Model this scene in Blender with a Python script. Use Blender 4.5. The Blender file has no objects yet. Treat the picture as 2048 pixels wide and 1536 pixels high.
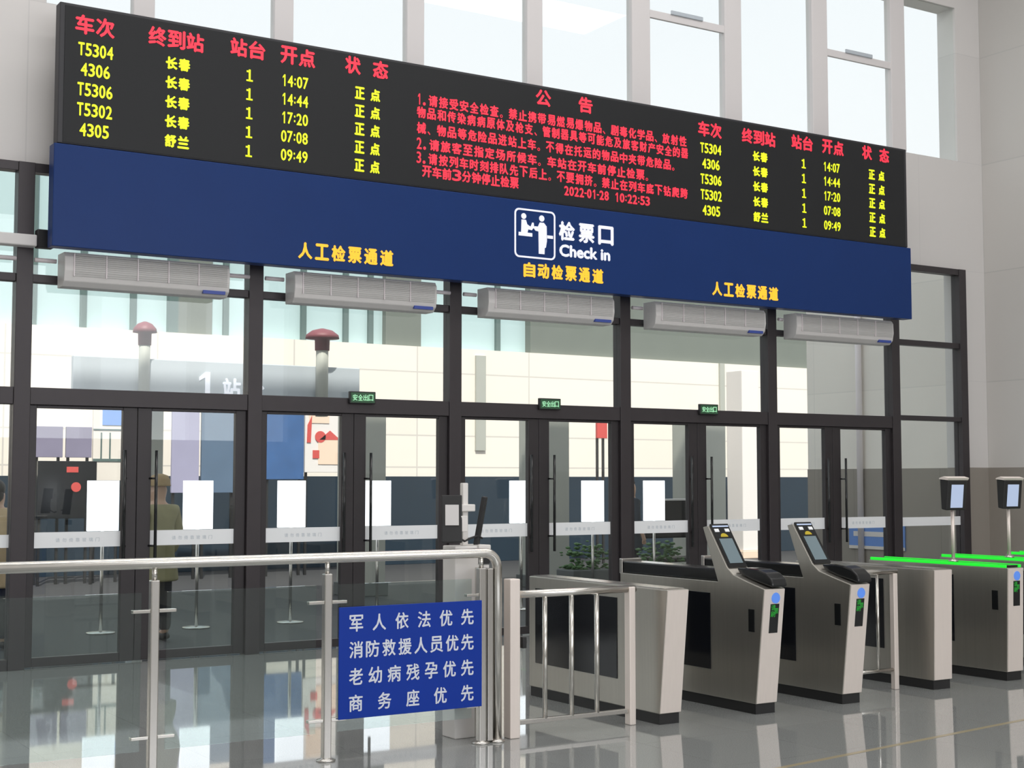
import bpy, bmesh, math, random
from mathutils import Vector, Matrix

SC = bpy.context.scene
COL = SC.collection

# ------------------------------------------------------------------ camera
cam_d = bpy.data.cameras.new('camera')
cam_d.sensor_width = 36.0
cam_d.lens = 50.605
cam_d.clip_end = 200
cam = bpy.data.objects.new('camera', cam_d)
COL.objects.link(cam)
cam.location = (-3.027, -12.693, 1.6)
cam.rotation_euler = (math.pi / 2 + 0.0670, 0, -0.56388)
SC.camera = cam

# ------------------------------------------------------------------ view, world, sun, lights
SC.view_settings.view_transform = 'Standard'
SC.view_settings.look = 'None'
SC.view_settings.gamma = 1.0
SC.view_settings.exposure = 0.0
SC.view_settings.use_curve_mapping = False
SC.cycles.transparent_max_bounces = 32
SC.cycles.max_bounces = 8
SC.cycles.sample_clamp_indirect = 6.0

world = bpy.data.worlds.new('sky')
SC.world = world
world.use_nodes = True
wn = world.node_tree
for n in list(wn.nodes):
    wn.nodes.remove(n)
w_out = wn.nodes.new('ShaderNodeOutputWorld')
w_bg = wn.nodes.new('ShaderNodeBackground')
w_tc = wn.nodes.new('ShaderNodeTexCoord')
w_sep = wn.nodes.new('ShaderNodeSeparateXYZ')
w_ramp = wn.nodes.new('ShaderNodeValToRGB')
w_ramp.color_ramp.elements[0].position = 0.0
w_ramp.color_ramp.elements[0].color = (0.90, 0.90, 0.92, 1)
w_ramp.color_ramp.elements[1].position = 0.9
w_ramp.color_ramp.elements[1].color = (0.80, 0.87, 0.96, 1)
w_bg.inputs['Strength'].default_value = 1.22
wn.links.new(w_tc.outputs['Generated'], w_sep.inputs[0])
wn.links.new(w_sep.outputs['Z'], w_ramp.inputs[0])
wn.links.new(w_ramp.outputs['Color'], w_bg.inputs['Color'])
wn.links.new(w_bg.outputs[0], w_out.inputs[0])

sun_d = bpy.data.lights.new('sun', 'SUN')
sun_d.energy = 5.0
sun_d.angle = math.radians(1.0)
sun_d.color = (1.0, 0.94, 0.86)
sun = bpy.data.objects.new('sun', sun_d)
COL.objects.link(sun)
# high sun behind the station hall, so the near platform lies in the hall's shade
sun.rotation_euler = Vector((0.25, 0.60, -0.86)).to_track_quat('-Z', 'Y').to_euler()


def area(name, loc, rot, sx, sy, power, color):
    d = bpy.data.lights.new(name, 'AREA')
    d.shape = 'RECTANGLE'
    d.size, d.size_y = sx, sy
    d.energy = power
    d.color = color
    o = bpy.data.objects.new(name, d)
    COL.objects.link(o)
    o.location = loc
    o.rotation_euler = rot
    return o


# added fill lights under the ceiling, and area light as rear window daylight
for i, yy in enumerate((-17.5, -12.0, -6.5, -2.6)):
    area('ceiling_fill', (3.0, yy, 9.25), (0, 0, 0), 16.0, 1.2, 235, (1.0, 0.98, 0.96))
area('window_daylight', (3.0, -21.7, 5.2), (math.radians(90), 0, 0), 16.0, 5.2, 590, (0.97, 0.98, 1.0))

# ------------------------------------------------------------------ materials
MAT = {}


def mat(name, color, rough=0.6, metal=0.0, spec=0.5, emit=None, estr=0.0, noise=0.0, nscale=20.0, stretch=None, bump=0.0):
    if name in MAT:
        return MAT[name]
    m = bpy.data.materials.new(name)
    m.use_nodes = True
    nt = m.node_tree
    b = nt.nodes['Principled BSDF']
    b.inputs['Base Color'].default_value = (*color, 1)
    b.inputs['Roughness'].default_value = rough
    b.inputs['Metallic'].default_value = metal
    b.inputs['Specular IOR Level'].default_value = spec
    if emit:
        b.inputs['Emission Color'].default_value = (*emit, 1)
        b.inputs['Emission Strength'].default_value = estr
    if noise > 0 or bump > 0:
        tc = nt.nodes.new('ShaderNodeTexCoord')
        mp = nt.nodes.new('ShaderNodeMapping')
        if stretch:
            mp.inputs['Scale'].default_value = stretch
        nz = nt.nodes.new('ShaderNodeTexNoise')
        nz.inputs['Scale'].default_value = nscale
        nz.inputs['Detail'].default_value = 4
        nt.links.new(tc.outputs['Object'], mp.inputs[0])
        nt.links.new(mp.outputs[0], nz.inputs['Vector'])
        if noise > 0:
            mx = nt.nodes.new('ShaderNodeMix')
            mx.data_type = 'RGBA'
            mx.inputs[6].default_value = (*[c * (1 - noise) for c in color], 1)
            mx.inputs[7].default_value = (*[min(1, c * (1 + noise)) for c in color], 1)
            nt.links.new(nz.outputs['Fac'], mx.inputs[0])
            nt.links.new(mx.outputs[2], b.inputs['Base Color'])
        if bump > 0:
            bp = nt.nodes.new('ShaderNodeBump')
            bp.inputs['Strength'].default_value = bump
            nt.links.new(nz.outputs['Fac'], bp.inputs['Height'])
            nt.links.new(bp.outputs[0], b.inputs['Normal'])
    MAT[name] = m
    return m


def glass(name, tint, base=0.04, rough=0.0):
    """Clear pane: lets light straight through with a tint and mirrors more at grazing angles."""
    m = bpy.data.materials.new(name)
    m.use_nodes = True
    nt = m.node_tree
    for n in list(nt.nodes):
        nt.nodes.remove(n)
    out = nt.nodes.new('ShaderNodeOutputMaterial')
    mix = nt.nodes.new('ShaderNodeMixShader')
    tr = nt.nodes.new('ShaderNodeBsdfTransparent')
    gl = nt.nodes.new('ShaderNodeBsdfGlossy')
    lw = nt.nodes.new('ShaderNodeLayerWeight')
    lw.inputs['Blend'].default_value = 0.5
    p = nt.nodes.new('ShaderNodeMath')
    p.operation = 'POWER'
    p.inputs[1].default_value = 5
    ma = nt.nodes.new('ShaderNodeMath')
    ma.operation = 'MULTIPLY_ADD'
    ma.inputs[1].default_value = 1 - base
    ma.inputs[2].default_value = base
    tr.inputs['Color'].default_value = (*tint, 1)
    gl.inputs['Color'].default_value = (0.95, 0.98, 0.98, 1)
    gl.inputs['Roughness'].default_value = rough
    nt.links.new(lw.outputs['Facing'], p.inputs[0])
    nt.links.new(p.outputs[0], ma.inputs[0])
    nt.links.new(ma.outputs[0], mix.inputs[0])
    nt.links.new(tr.outputs[0], mix.inputs[1])
    nt.links.new(gl.outputs[0], mix.inputs[2])
    nt.links.new(mix.outputs[0], out.inputs[0])
    MAT[name] = m
    return m


def brick_mat(name, c1, mortar, w, h, msize, rough=0.6, off=0.0, spec=0.4, axis='XZ', noise_amt=0.06):
    m = bpy.data.materials.new(name)
    m.use_nodes = True
    nt = m.node_tree
    b = nt.nodes['Principled BSDF']
    b.inputs['Roughness'].default_value = rough
    b.inputs['Specular IOR Level'].default_value = spec
    tc = nt.nodes.new('ShaderNodeTexCoord')
    sp = nt.nodes.new('ShaderNodeSeparateXYZ')
    cb = nt.nodes.new('ShaderNodeCombineXYZ')
    nt.links.new(tc.outputs['Object'], sp.inputs[0])
    nt.links.new(sp.outputs[axis[0]], cb.inputs['X'])
    nt.links.new(sp.outputs[axis[1]], cb.inputs['Y'])
    br = nt.nodes.new('ShaderNodeTexBrick')
    br.offset = off
    br.inputs['Scale'].default_value = 1.0
    br.inputs['Brick Width'].default_value = w
    br.inputs['Row Height'].default_value = h
    br.inputs['Mortar Size'].default_value = msize
    br.inputs['Mortar Smooth'].default_value = 0.1
    br.inputs['Color1'].default_value = (*c1, 1)
    br.inputs['Color2'].default_value = (*[c * (1 - noise_amt) for c in c1], 1)
    br.inputs['Mortar'].default_value = (*mortar, 1)
    nt.links.new(cb.outputs[0], br.inputs['Vector'])
    nt.links.new(br.outputs['Color'], b.inputs['Base Color'])
    MAT[name] = m
    return m


def granite_mat():
    m = bpy.data.materials.new('polished_granite')
    m.use_nodes = True
    nt = m.node_tree
    b = nt.nodes['Principled BSDF']
    tc = nt.nodes.new('ShaderNodeTexCoord')
    n1 = nt.nodes.new('ShaderNodeTexNoise')
    n1.inputs['Scale'].default_value = 160
    n1.inputs['Detail'].default_value = 3
    rp = nt.nodes.new('ShaderNodeValToRGB')
    rp.color_ramp.elements[0].position = 0.35
    rp.color_ramp.elements[0].color = (0.25, 0.265, 0.26, 1)
    rp.color_ramp.elements[1].position = 0.7
    rp.color_ramp.elements[1].color = (0.38, 0.39, 0.38, 1)
    br = nt.nodes.new('ShaderNodeTexBrick')
    br.offset = 0.0
    br.inputs['Scale'].default_value = 1.0
    br.inputs['Brick Width'].default_value = 0.8
    br.inputs['Row Height'].default_value = 0.8
    br.inputs['Mortar Size'].default_value = 0.002
    br.inputs['Color1'].default_value = (1, 1, 1, 1)
    br.inputs['Color2'].default_value = (0.95, 0.95, 0.95, 1)
    br.inputs['Mortar'].default_value = (0.75, 0.75, 0.75, 1)
    mx = nt.nodes.new('ShaderNodeMix')
    mx.data_type = 'RGBA'
    mx.blend_type = 'MULTIPLY'
    mx.inputs[0].default_value = 1.0
    nt.links.new(tc.outputs['Object'], n1.inputs['Vector'])
    nt.links.new(tc.outputs['Object'], br.inputs['Vector'])
    nt.links.new(n1.outputs['Fac'], rp.inputs[0])
    nt.links.new(rp.outputs[0], mx.inputs[6])
    nt.links.new(br.outputs['Color'], mx.inputs[7])
    nt.links.new(mx.outputs[2], b.inputs['Base Color'])
    b.inputs['Roughness'].default_value = 0.03
    b.inputs['IOR'].default_value = 1.75
    b.inputs['Specular IOR Level'].default_value = 0.6
    MAT['granite'] = m
    return m


granite_mat()
glass('pane_glass', (0.955, 0.972, 0.96))
glass('rail_glass', (0.86, 0.91, 0.90))
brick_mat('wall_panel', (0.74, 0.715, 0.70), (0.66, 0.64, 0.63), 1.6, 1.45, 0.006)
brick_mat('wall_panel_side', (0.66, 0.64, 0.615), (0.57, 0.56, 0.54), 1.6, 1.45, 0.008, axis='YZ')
brick_mat('dado_side', (0.33, 0.30, 0.265), (0.27, 0.25, 0.22), 0.8, 1.78, 0.006, axis='YZ', rough=0.35)
brick_mat('dado_front', (0.33, 0.30, 0.265), (0.27, 0.25, 0.22), 0.8, 1.78, 0.006, rough=0.35)
brick_mat('cream_wall', (0.88, 0.81, 0.73), (0.62, 0.58, 0.54), 2.6, 0.62, 0.015)
mat('ceiling_white', (0.8, 0.8, 0.8), 0.8)
mat('mullion', (0.050, 0.043, 0.047), 0.42, 0.25, noise=0.08, nscale=9)
mat('leaf_frame', (0.040, 0.035, 0.038), 0.40, 0.25, noise=0.08, nscale=9)
mat('upper_frame', (0.72, 0.69, 0.69), 0.5)
mat('black_gloss', (0.012, 0.013, 0.014), 0.18)
mat('black_matt', (0.018, 0.018, 0.019), 0.5)
mat('black_panel', (0.008, 0.009, 0.012), 0.12, noise=0.2, nscale=5)
mat('board_housing', (0.03, 0.03, 0.035), 0.5)
mat('led_screen', (0.019, 0.020, 0.022), 0.45, spec=0.25, noise=0.12, nscale=300)
mat('sign_blue', (0.012, 0.040, 0.165), 0.32, spec=0.15, noise=0.06, nscale=2)
mat('notice_blue', (0.006, 0.042, 0.36), 0.38, spec=0.25, noise=0.04, nscale=3)
mat('white_letter', (0.85, 0.86, 0.92), 0.5, emit=(0.85, 0.86, 1.0), estr=0.35)
mat('notice_letter', (0.78, 0.82, 0.90), 0.5)
mat('red_led', (0.3, 0.01, 0.02), 0.5, emit=(1.0, 0.035, 0.07), estr=1.05)
mat('yellow_led', (0.3, 0.3, 0.01), 0.5, emit=(0.78, 0.90, 0.012), estr=1.0)
mat('amber_led', (0.4, 0.2, 0.01), 0.5, emit=(1.0, 0.50, 0.03), estr=1.05)
mat('green_led', (0.02, 0.3, 0.03), 0.5, emit=(0.01, 0.85, 0.03), estr=0.9)
mat('green_led_dim', (0.02, 0.2, 0.03), 0.5, emit=(0.015, 0.5, 0.04), estr=0.35)
mat('plastic_white', (0.72, 0.70, 0.69), 0.45, noise=0.03, nscale=6)
mat('grille_grey', (0.52, 0.515, 0.505), 0.55)
mat('label_blue', (0.05, 0.09, 0.40), 0.4)
mat('tube_white', (0.85, 0.78, 0.80), 0.35)
mat('steel', (0.62, 0.60, 0.57), 0.24, 1.0, noise=0.05, nscale=60, stretch=(1, 1, 0.04))
mat('steel_rail', (0.72, 0.70, 0.66), 0.20, 1.0, noise=0.04, nscale=30)
mat('steel_lit', (0.92, 0.83, 0.77), 0.42, 0.35, noise=0.04, nscale=60, stretch=(1, 1, 0.04))  # gate-front steel, bright light on the fronts put into the colour
mat('steel_shaded', (0.48, 0.46, 0.415), 0.31, 0.85, noise=0.08, nscale=60, stretch=(1, 1, 0.03))  # same steel for the gate sides, dark reflections put into the colour
mat('screen_grey', (0.10, 0.135, 0.15), 0.2, emit=(0.16, 0.21, 0.23), estr=0.5)
mat('screen_pale', (0.3, 0.35, 0.45), 0.25, emit=(0.36, 0.44, 0.62), estr=0.75)
mat('blue_disc', (0.08, 0.2, 0.6), 0.3, emit=(0.10, 0.24, 0.72), estr=0.55)
mat('yellow_badge', (0.55, 0.42, 0.02), 0.5)
mat('strip_white', (0.93, 0.95, 0.97), 0.5)
mat('strip_letter', (0.62, 0.67, 0.72), 0.5)
mat('floor_line', (0.36, 0.31, 0.20), 0.25)
mat('kiosk_white', (0.84, 0.81, 0.78), 0.4)
mat('exit_green', (0.02, 0.06, 0.03), 0.4, emit=(0.03, 0.12, 0.05), estr=0.3)
mat('exit_letter', (0.4, 0.8, 0.5), 0.4, emit=(0.4, 0.85, 0.5), estr=0.5)
mat('asphalt', (0.035, 0.036, 0.04), 0.7, noise=0.15, nscale=4)
mat('pillar_grey', (0.42, 0.43, 0.39), 0.6, noise=0.05, nscale=5)
mat('pillar_beige', (0.62, 0.56, 0.50), 0.6)
mat('lantern_red', (0.20, 0.05, 0.065), 0.5)
mat('sign_grey', (0.50, 0.55, 0.60), 0.5)
mat('lightbox', (0.8, 0.85, 0.9), 0.5, emit=(0.90, 0.93, 1.0), estr=2.0)
mat('base_teal', (0.011, 0.026, 0.044), 0.5, noise=0.15, nscale=2)
mat('upper_cyan', (0.44, 0.58, 0.60), 0.25, noise=0.05, nscale=0.7)
mat('bar_green', (0.10, 0.15, 0.145), 0.5)
mat('dark_green_grey', (0.155, 0.175, 0.155), 0.7, noise=0.06, nscale=2)
mat('poster_white', (0.80, 0.76, 0.74), 0.6)
mat('poster_red', (0.62, 0.08, 0.07), 0.6)
mat('poster_peach', (0.85, 0.66, 0.52), 0.6)
mat('poster_blue', (0.05, 0.13, 0.32), 0.5, noise=0.3, nscale=3)
mat('poster_sky', (0.16, 0.32, 0.75), 0.5, noise=0.1, nscale=4)
mat('poster_lavender', (0.36, 0.35, 0.50), 0.6, noise=0.08, nscale=3)
mat('poster_slate', (0.10, 0.16, 0.25), 0.6, noise=0.15, nscale=3)
mat('poster_purple', (0.24, 0.22, 0.32), 0.6, noise=0.1, nscale=4)
mat('poster_cream', (0.80, 0.74, 0.68), 0.6)
mat('skin', (0.56, 0.36, 0.26), 0.5)
mat('hair', (0.02, 0.017, 0.015), 0.6)
mat('coat_olive', (0.30, 0.28, 0.16), 0.85, noise=0.15, nscale=14)
mat('coat_tan', (0.56, 0.42, 0.26), 0.85, noise=0.12, nscale=14)
mat('coat_dark', (0.03, 0.04, 0.055), 0.8, noise=0.15, nscale=14)
mat('hat_tan', (0.38, 0.27, 0.14), 0.8, noise=0.1, nscale=12)
mat('trousers', (0.03, 0.032, 0.04), 0.8)
mat('leaf_green', (0.08, 0.16, 0.06), 0.6, noise=0.4, nscale=9)
mat('planter', (0.12, 0.13, 0.13), 0.6)
M = MAT


# ------------------------------------------------------------------ helpers
class MB:
    """Collects shapes into one mesh."""

    def __init__(self):
        self.bm = bmesh.new()

    def box(self, x0, x1, y0, y1, z0, z1, bevel=0.0):
        g = bmesh.ops.create_cube(self.bm, size=1.0)
        vs = g['verts']
        for v in vs:
            v.co = Vector((x0 + (v.co.x + .5) * (x1 - x0), y0 + (v.co.y + .5) * (y1 - y0), z0 + (v.co.z + .5) * (z1 - z0)))
        if bevel > 0:
            es = {e for v in vs for e in v.link_edges}
            bmesh.ops.bevel(self.bm, geom=list(es), offset=bevel, segments=2, profile=0.5, affect='EDGES')
        return self

    def prism(self, pts, a, b, axis='X', bevel=0.0):
        """2-D polygon extruded from a to b along the axis. Points are (y,z) for X, (x,z) for Y, (x,y) for Z."""
        def p3(p, t):
            return {'X': (t, p[0], p[1]), 'Y': (p[0], t, p[1]), 'Z': (p[0], p[1], t)}[axis]
        va = [self.bm.verts.new(p3(p, a)) for p in pts]
        vb = [self.bm.verts.new(p3(p, b)) for p in pts]
        fs = [self.bm.faces.new(va), self.bm.faces.new(list(reversed(vb)))]
        n = len(pts)
        for i in range(n):
            fs.append(self.bm.faces.new((va[i], vb[i], vb[(i + 1) % n], va[(i + 1) % n])))
        bmesh.ops.recalc_face_normals(self.bm, faces=fs)
        if bevel > 0:
            es = {e for f in fs for e in f.edges}
            bmesh.ops.bevel(self.bm, geom=list(es), offset=bevel, segments=2, profile=0.5, affect='EDGES')
        return self

    def tube(self, pts, r, seg=14, caps=True):
        pts = [Vector(p) for p in pts]
        rings = []
        n = len(pts)
        rr = r if isinstance(r, (list, tuple)) else [r] * n
        prev = None
        for i, p in enumerate(pts):
            t = (pts[min(i + 1, n - 1)] - pts[max(i - 1, 0)]).normalized()
            if prev is None:
                ref = Vector((0, 0, 1)) if abs(t.z) < .9 else Vector((1, 0, 0))
                nrm = t.cross(ref).normalized()
            else:
                nrm = (prev - t * prev.dot(t)).normalized()
            prev = nrm
            bn = t.cross(nrm)
            rings.append([self.bm.verts.new(p + (nrm * math.cos(2 * math.pi * k / seg) + bn * math.sin(2 * math.pi * k / seg)) * rr[i]) for k in range(seg)])
        fs = []
        for a, b in zip(rings, rings[1:]):
            for k in range(seg):
                fs.append(self.bm.faces.new((a[k], a[(k + 1) % seg], b[(k + 1) % seg], b[k])))
        for f in fs:
            f.smooth = True
        if caps:
            fs.append(self.bm.faces.new(list(reversed(rings[0]))))
            fs.append(self.bm.faces.new(rings[-1]))
        bmesh.ops.recalc_face_normals(self.bm, faces=fs)
        return self

    def lathe(self, prof, cx, cy, seg=24):
        """profile of (radius, z) turned about a vertical axis"""
        rings = []
        for r, z in prof:
            rings.append([self.bm.verts.new((cx + r * math.cos(2 * math.pi * k / seg), cy + r * math.sin(2 * math.pi * k / seg), z)) for k in range(seg)])
        fs = []
        for a, b in zip(rings, rings[1:]):
            for k in range(seg):
                f = self.bm.faces.new((a[k], a[(k + 1) % seg], b[(k + 1) % seg], b[k]))
                f.smooth = True
                fs.append(f)
        fs.append(self.bm.faces.new(list(reversed(rings[0]))))
        fs.append(self.bm.faces.new(rings[-1]))
        bmesh.ops.recalc_face_normals(self.bm, faces=fs)
        return self

    def ball(self, c, r, sub=2, scale=(1, 1, 1)):
        g = bmesh.ops.create_icosphere(self.bm, subdivisions=sub, radius=r)
        for v in g['verts']:
            v.co = Vector((c[0] + v.co.x * scale[0], c[1] + v.co.y * scale[1], c[2] + v.co.z * scale[2]))
            for f in v.link_faces:
                f.smooth = True
        return self

    def disc(self, c, r, thick, axis='Y', seg=24):
        pts = [(r * math.cos(2 * math.pi * k / seg), r * math.sin(2 * math.pi * k / seg)) for k in range(seg)]
        pts = [(c[0] + p[0], c[2] + p[1]) for p in pts]
        return self.prism(pts, c[1], c[1] + thick, 'Y')

    def build(self, name, material, parent=None):
        me = bpy.data.meshes.new(name)
        self.bm.normal_update()
        self.bm.to_mesh(me)
        self.bm.free()
        me.materials.append(material)
        o = bpy.data.objects.new(name, me)
        COL.objects.link(o)
        if parent is not None:
            o.parent = parent
            o.matrix_parent_inverse = Matrix.Translation(-parent.location)
        return o


def tag(o, label, cat=None, group=None, kind=None):
    if label:
        o['label'] = label
    if cat:
        o['category'] = cat
    if group:
        o['group'] = group
    if kind:
        o['kind'] = kind
    return o


def thing(name, loc, label, cat, group=None, kind=None):
    o = bpy.data.objects.new(name, None)
    COL.objects.link(o)
    o.location = loc
    o.empty_display_size = 0.1
    return tag(o, label, cat, group, kind)


def copy_thing(root, delta, label, group=None):
    """a copy of a thing with its parts and sub-parts, moved by delta"""
    r = root.copy()
    COL.objects.link(r)
    r.location = root.location + Vector(delta)
    r['label'] = label
    if group:
        r['group'] = group

    def rec(src, dst):
        for ch in src.children:
            c = ch.copy()
            COL.objects.link(c)
            pin = ch.matrix_parent_inverse.copy()
            c.parent = dst
            c.matrix_parent_inverse = pin
            rec(ch, c)
    rec(root, r)
    return r


def text_polys(txt):
    """glyph outlines of a text run as (verts, faces), in font units"""
    cu = bpy.data.curves.new('glyphs', 'FONT')
    cu.body = txt
    cu.size = 1.0
    cu.resolution_u = 3
    cu.fill_mode = 'FRONT'
    ob = bpy.data.objects.new('glyphs', cu)
    COL.objects.link(ob)
    dg = bpy.context.evaluated_depsgraph_get()
    me = bpy.data.meshes.new_from_object(ob.evaluated_get(dg))
    vs = [v.co.copy() for v in me.vertices]
    fs = [tuple(p.vertices) for p in me.polygons]
    bpy.data.objects.remove(ob)
    bpy.data.curves.remove(cu)
    bpy.data.meshes.remove(me)
    return vs, fs


GLYPH = {}


def put_text(mb, txt, x0, x1, z0, z1, y, bold=0.02, thick=0.004, place=None):
    """one run of lettering fitted into the box x0..x1, z0..z1 on the plane y, raised by thick towards -Y"""
    key = txt
    if key not in GLYPH:
        GLYPH[key] = text_polys(txt)
    vs, fs = GLYPH[key]
    if not vs:
        return
    ax, bx = min(v.x for v in vs), max(v.x for v in vs)
    az, bz = min(v.y for v in vs), max(v.y for v in vs)
    place = place or (lambda a, d, c: (a, y - d, c))
    # heavier strokes: the outline is laid down a few times, shifted by a part of the stroke width
    hx = min(bold, .12) * min(x1 - x0, z1 - z0) * .5
    shifts = ((0, 0),) if hx <= 0 else ((-hx, 0), (hx, 0), (0, hx), (0, -hx))
    ix0, ix1, iz0, iz1 = x0 + hx, x1 - hx, z0 + hx, z1 - hx
    sx = (ix1 - ix0) / max(bx - ax, 1e-6)
    sz = (iz1 - iz0) / max(bz - az, 1e-6)
    edges = {}
    for f in fs:
        for i in range(len(f)):
            edges[(f[i], f[(i + 1) % len(f)])] = 1
    for k, (dx, dz) in enumerate(shifts):
        th = thick * (1 - .06 * k)
        front = [mb.bm.verts.new(place(ix0 + dx + (v.x - ax) * sx, th, iz0 + dz + (v.y - az) * sz)) for v in vs]
        back = [mb.bm.verts.new(place(ix0 + dx + (v.x - ax) * sx, 0.0, iz0 + dz + (v.y - az) * sz)) for v in vs]
        for f in fs:
            try:
                mb.bm.faces.new([front[i] for i in f])
            except ValueError:
                continue
        for (i, j) in edges:
            if (j, i) not in edges:
                try:
                    mb.bm.faces.new((front[j], front[i], back[i], back[j]))
                except ValueError:
                    pass


def put_digits(mb, txt, x0, x1, z0, z1, y, bold=0.02, thick=0.004):
    """figures, colons and dashes in equal cells"""
    cells = [.5 if c in ':-' else 1.0 for c in txt]
    u = (x1 - x0) / sum(cells)
    a = x0
    h = z1 - z0
    for c, w in zip(txt, cells):
        b = a + w * u
        m = (a + b) / 2
        if c == ':':
            for f in (.22, .62):
                mb.box(m - .1 * u, m + .1 * u, y - thick, y, z0 + f * h, z0 + (f + .16) * h)
        elif c == '-':
            mb.box(a + .05 * u, b - .05 * u, y - thick, y, z0 + .42 * h, z0 + .56 * h)
        elif c == '1':
            mb.prism([(m - .02 * u, z0), (m + .17 * u, z0), (m + .17 * u, z1), (m - .01 * u, z1), (m - .26 * u, z0 + .80 * h), (m - .26 * u, z0 + .66 * h), (m - .02 * u, z0 + .80 * h)], y - thick, y, 'Y')
        else:
            put_text(mb, c, a + .06 * u, b - .06 * u, z0, z1, y, bold, thick)
        a = b


def put_chars(mb, txt, x0, x1, zc, w, h, y, bold=0.02, thick=0.004):
    """characters of equal size spread evenly from x0 to x1"""
    n = len(txt)
    step = (x1 - x0 - w) / max(n - 1, 1)
    for i, ch in enumerate(txt):
        if ch != ' ':
            a = x0 + i * step
            put_text(mb, ch, a, a + w, zc - h / 2, zc + h / 2, y, bold, thick)


TRIM = [0]
WIN = [0]


def trim(mb, material, label):
    TRIM[0] += 1
    return tag(mb.build('trim_%d' % TRIM[0], material), label, 'trim', kind='structure')


def window(mb, material, label):
    WIN[0] += 1
    return tag(mb.build('window_%d' % WIN[0], material), label, 'window', kind='structure')


# ------------------------------------------------------------------ the hall
XL, XR, YB, ZT = -6.5, 12.42, -22.0, 9.5
tag(MB().box(XL - .3, XR + .3, YB - .3, 0.1, -0.2, 0.0).build('floor', M['granite']), 'polished grey granite floor of the station hall', 'floor', kind='structure')
tag(MB().box(XL - .3, XR + .3, YB - 8.0, 0.35, ZT, ZT + .25).build('ceiling', M['ceiling_white']), 'white ceiling of the station hall, with an added rear overhang against the sun', 'ceiling', kind='structure')  # runs on past the rear wall, an added overhang keeping sun out
wf = MB()
wf.box(XL, XR, 0.0, 0.3, 4.35, 5.8)            # band between the glazed front and the high windows
wf.box(XL, XR, 0.0, 0.3, 7.86, ZT)             # above the high windows
wf.box(XL, 0.15, 0.0, 0.3, 5.8, 7.86)
wf.box(11.95, XR, 0.0, 0.3, 5.8, 7.86)
wf.box(11.98, XR, 0.0, 0.3, 1.77, 4.35)
wf.box(XL, -4.34, 0.0, 0.3, 0.0, 4.35)
tag(wf.build('wall_front', M['wall_panel']), 'pale grey panelled wall above and beside the glazed front', 'wall', kind='structure')
trim(MB().box(11.985, XR, -0.012, 0.3, 0.0, 1.77), M['dado_front'], 'brown-grey stone dado at the right end of the glazed front')
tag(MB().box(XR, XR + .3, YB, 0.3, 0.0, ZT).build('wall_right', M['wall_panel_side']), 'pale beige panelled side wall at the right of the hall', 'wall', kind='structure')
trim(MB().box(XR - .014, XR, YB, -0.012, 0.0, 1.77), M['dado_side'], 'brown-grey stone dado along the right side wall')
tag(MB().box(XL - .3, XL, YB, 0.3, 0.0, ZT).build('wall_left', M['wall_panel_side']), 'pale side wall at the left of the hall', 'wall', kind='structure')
wb = MB()
wb.box(XL, XR, YB - .3, YB, 0.0, 2.6).box(XL, XR, YB - .3, YB, 7.8, ZT)
for i in range(8):
    xx = XL + 0.2 + i * (XR - XL - .4) / 7
    wb.box(xx - .2, xx + .2, YB - .3, YB, 2.6, 7.8)
tag(wb.build('wall_back', M['wall_panel']), 'rear wall of the hall with its tall window openings', 'wall', kind='structure')

# ------------------------------------------------------------------ glazed front: mullions, transoms, lights
MX = [-4.28, -2.14, 0.0, 2.12, 4.28, 6.43, 8.58, 10.65]
for i, x in enumerate(MX):
    trim(MB().box(x - .07, x + .07, -.07, .07, 0, 4.35, .004), M['mullion'],
         'dark brown mullion at the left frame edge' if x == 0 else 'dark brown mullion of the glazed front, %s' % (
             ['outside the frame, far left', 'outside the frame, left', '', 'first to the right of the frame edge', 'behind the white check terminal', 'rising behind the first scanner gate',
              'rising behind the second scanner gate', 'at the right of the last double door'][i]))
trim(MB().box(11.85, 11.98, -.07, .07, 0, 4.35, .004), M['mullion'], 'dark brown end mullion beside the right pier')
BAYS = [(MX[i] + .07, MX[i + 1] - .07) for i in range(7)] + [(10.72, 11.85)]
BN = ['far left bay', 'left edge bay', 'first full bay', 'second bay', 'third bay', 'fourth bay', 'fifth bay', 'narrow right bay']
for i, (a, b) in enumerate(BAYS):
    nm = BN[i]
    th = (2.252, 2.40) if i < 7 else (2.36, 2.42)
    trim(MB().box(a, b, -.06, .06, th[0], th[1], .004), M['mullion'], 'dark door-head bar of the %s' % nm)
    trim(MB().box(a, b, -.05, .05, 3.31, 3.38, .004), M['mullion'], 'dark mid transom of the %s' % nm)
    trim(MB().box(a, b, -.06, .06, 4.27, 4.35, .004), M['mullion'], 'dark top bar of the %s' % nm)
    window(MB().box(a, b, -.006, .006, th[1], 3.31), M['pane_glass'], 'large clear light above the doors of the %s' % nm)
    window(MB().box(a, b, -.006, .006, 3.38, 4.27), M['pane_glass'], 'top clear light of the %s' % nm)
    if i in (0, 1, 7):
        trim(MB().box(a, b, -.06, .06, 0.0, .09, .004), M['mullion'], 'dark sill of the %s' % nm)
        w = window(MB().box(a, b, -.006, .006, .09, th[0]), M['pane_glass'], 'fixed lower pane of the %s' % nm)
        MB().box(a, b, -.009, -.0065, 1.03, 1.14).build('safety_strip', M['strip_white'], w)

# ------------------------------------------------------------------ doors
DOOR = [0]


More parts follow.
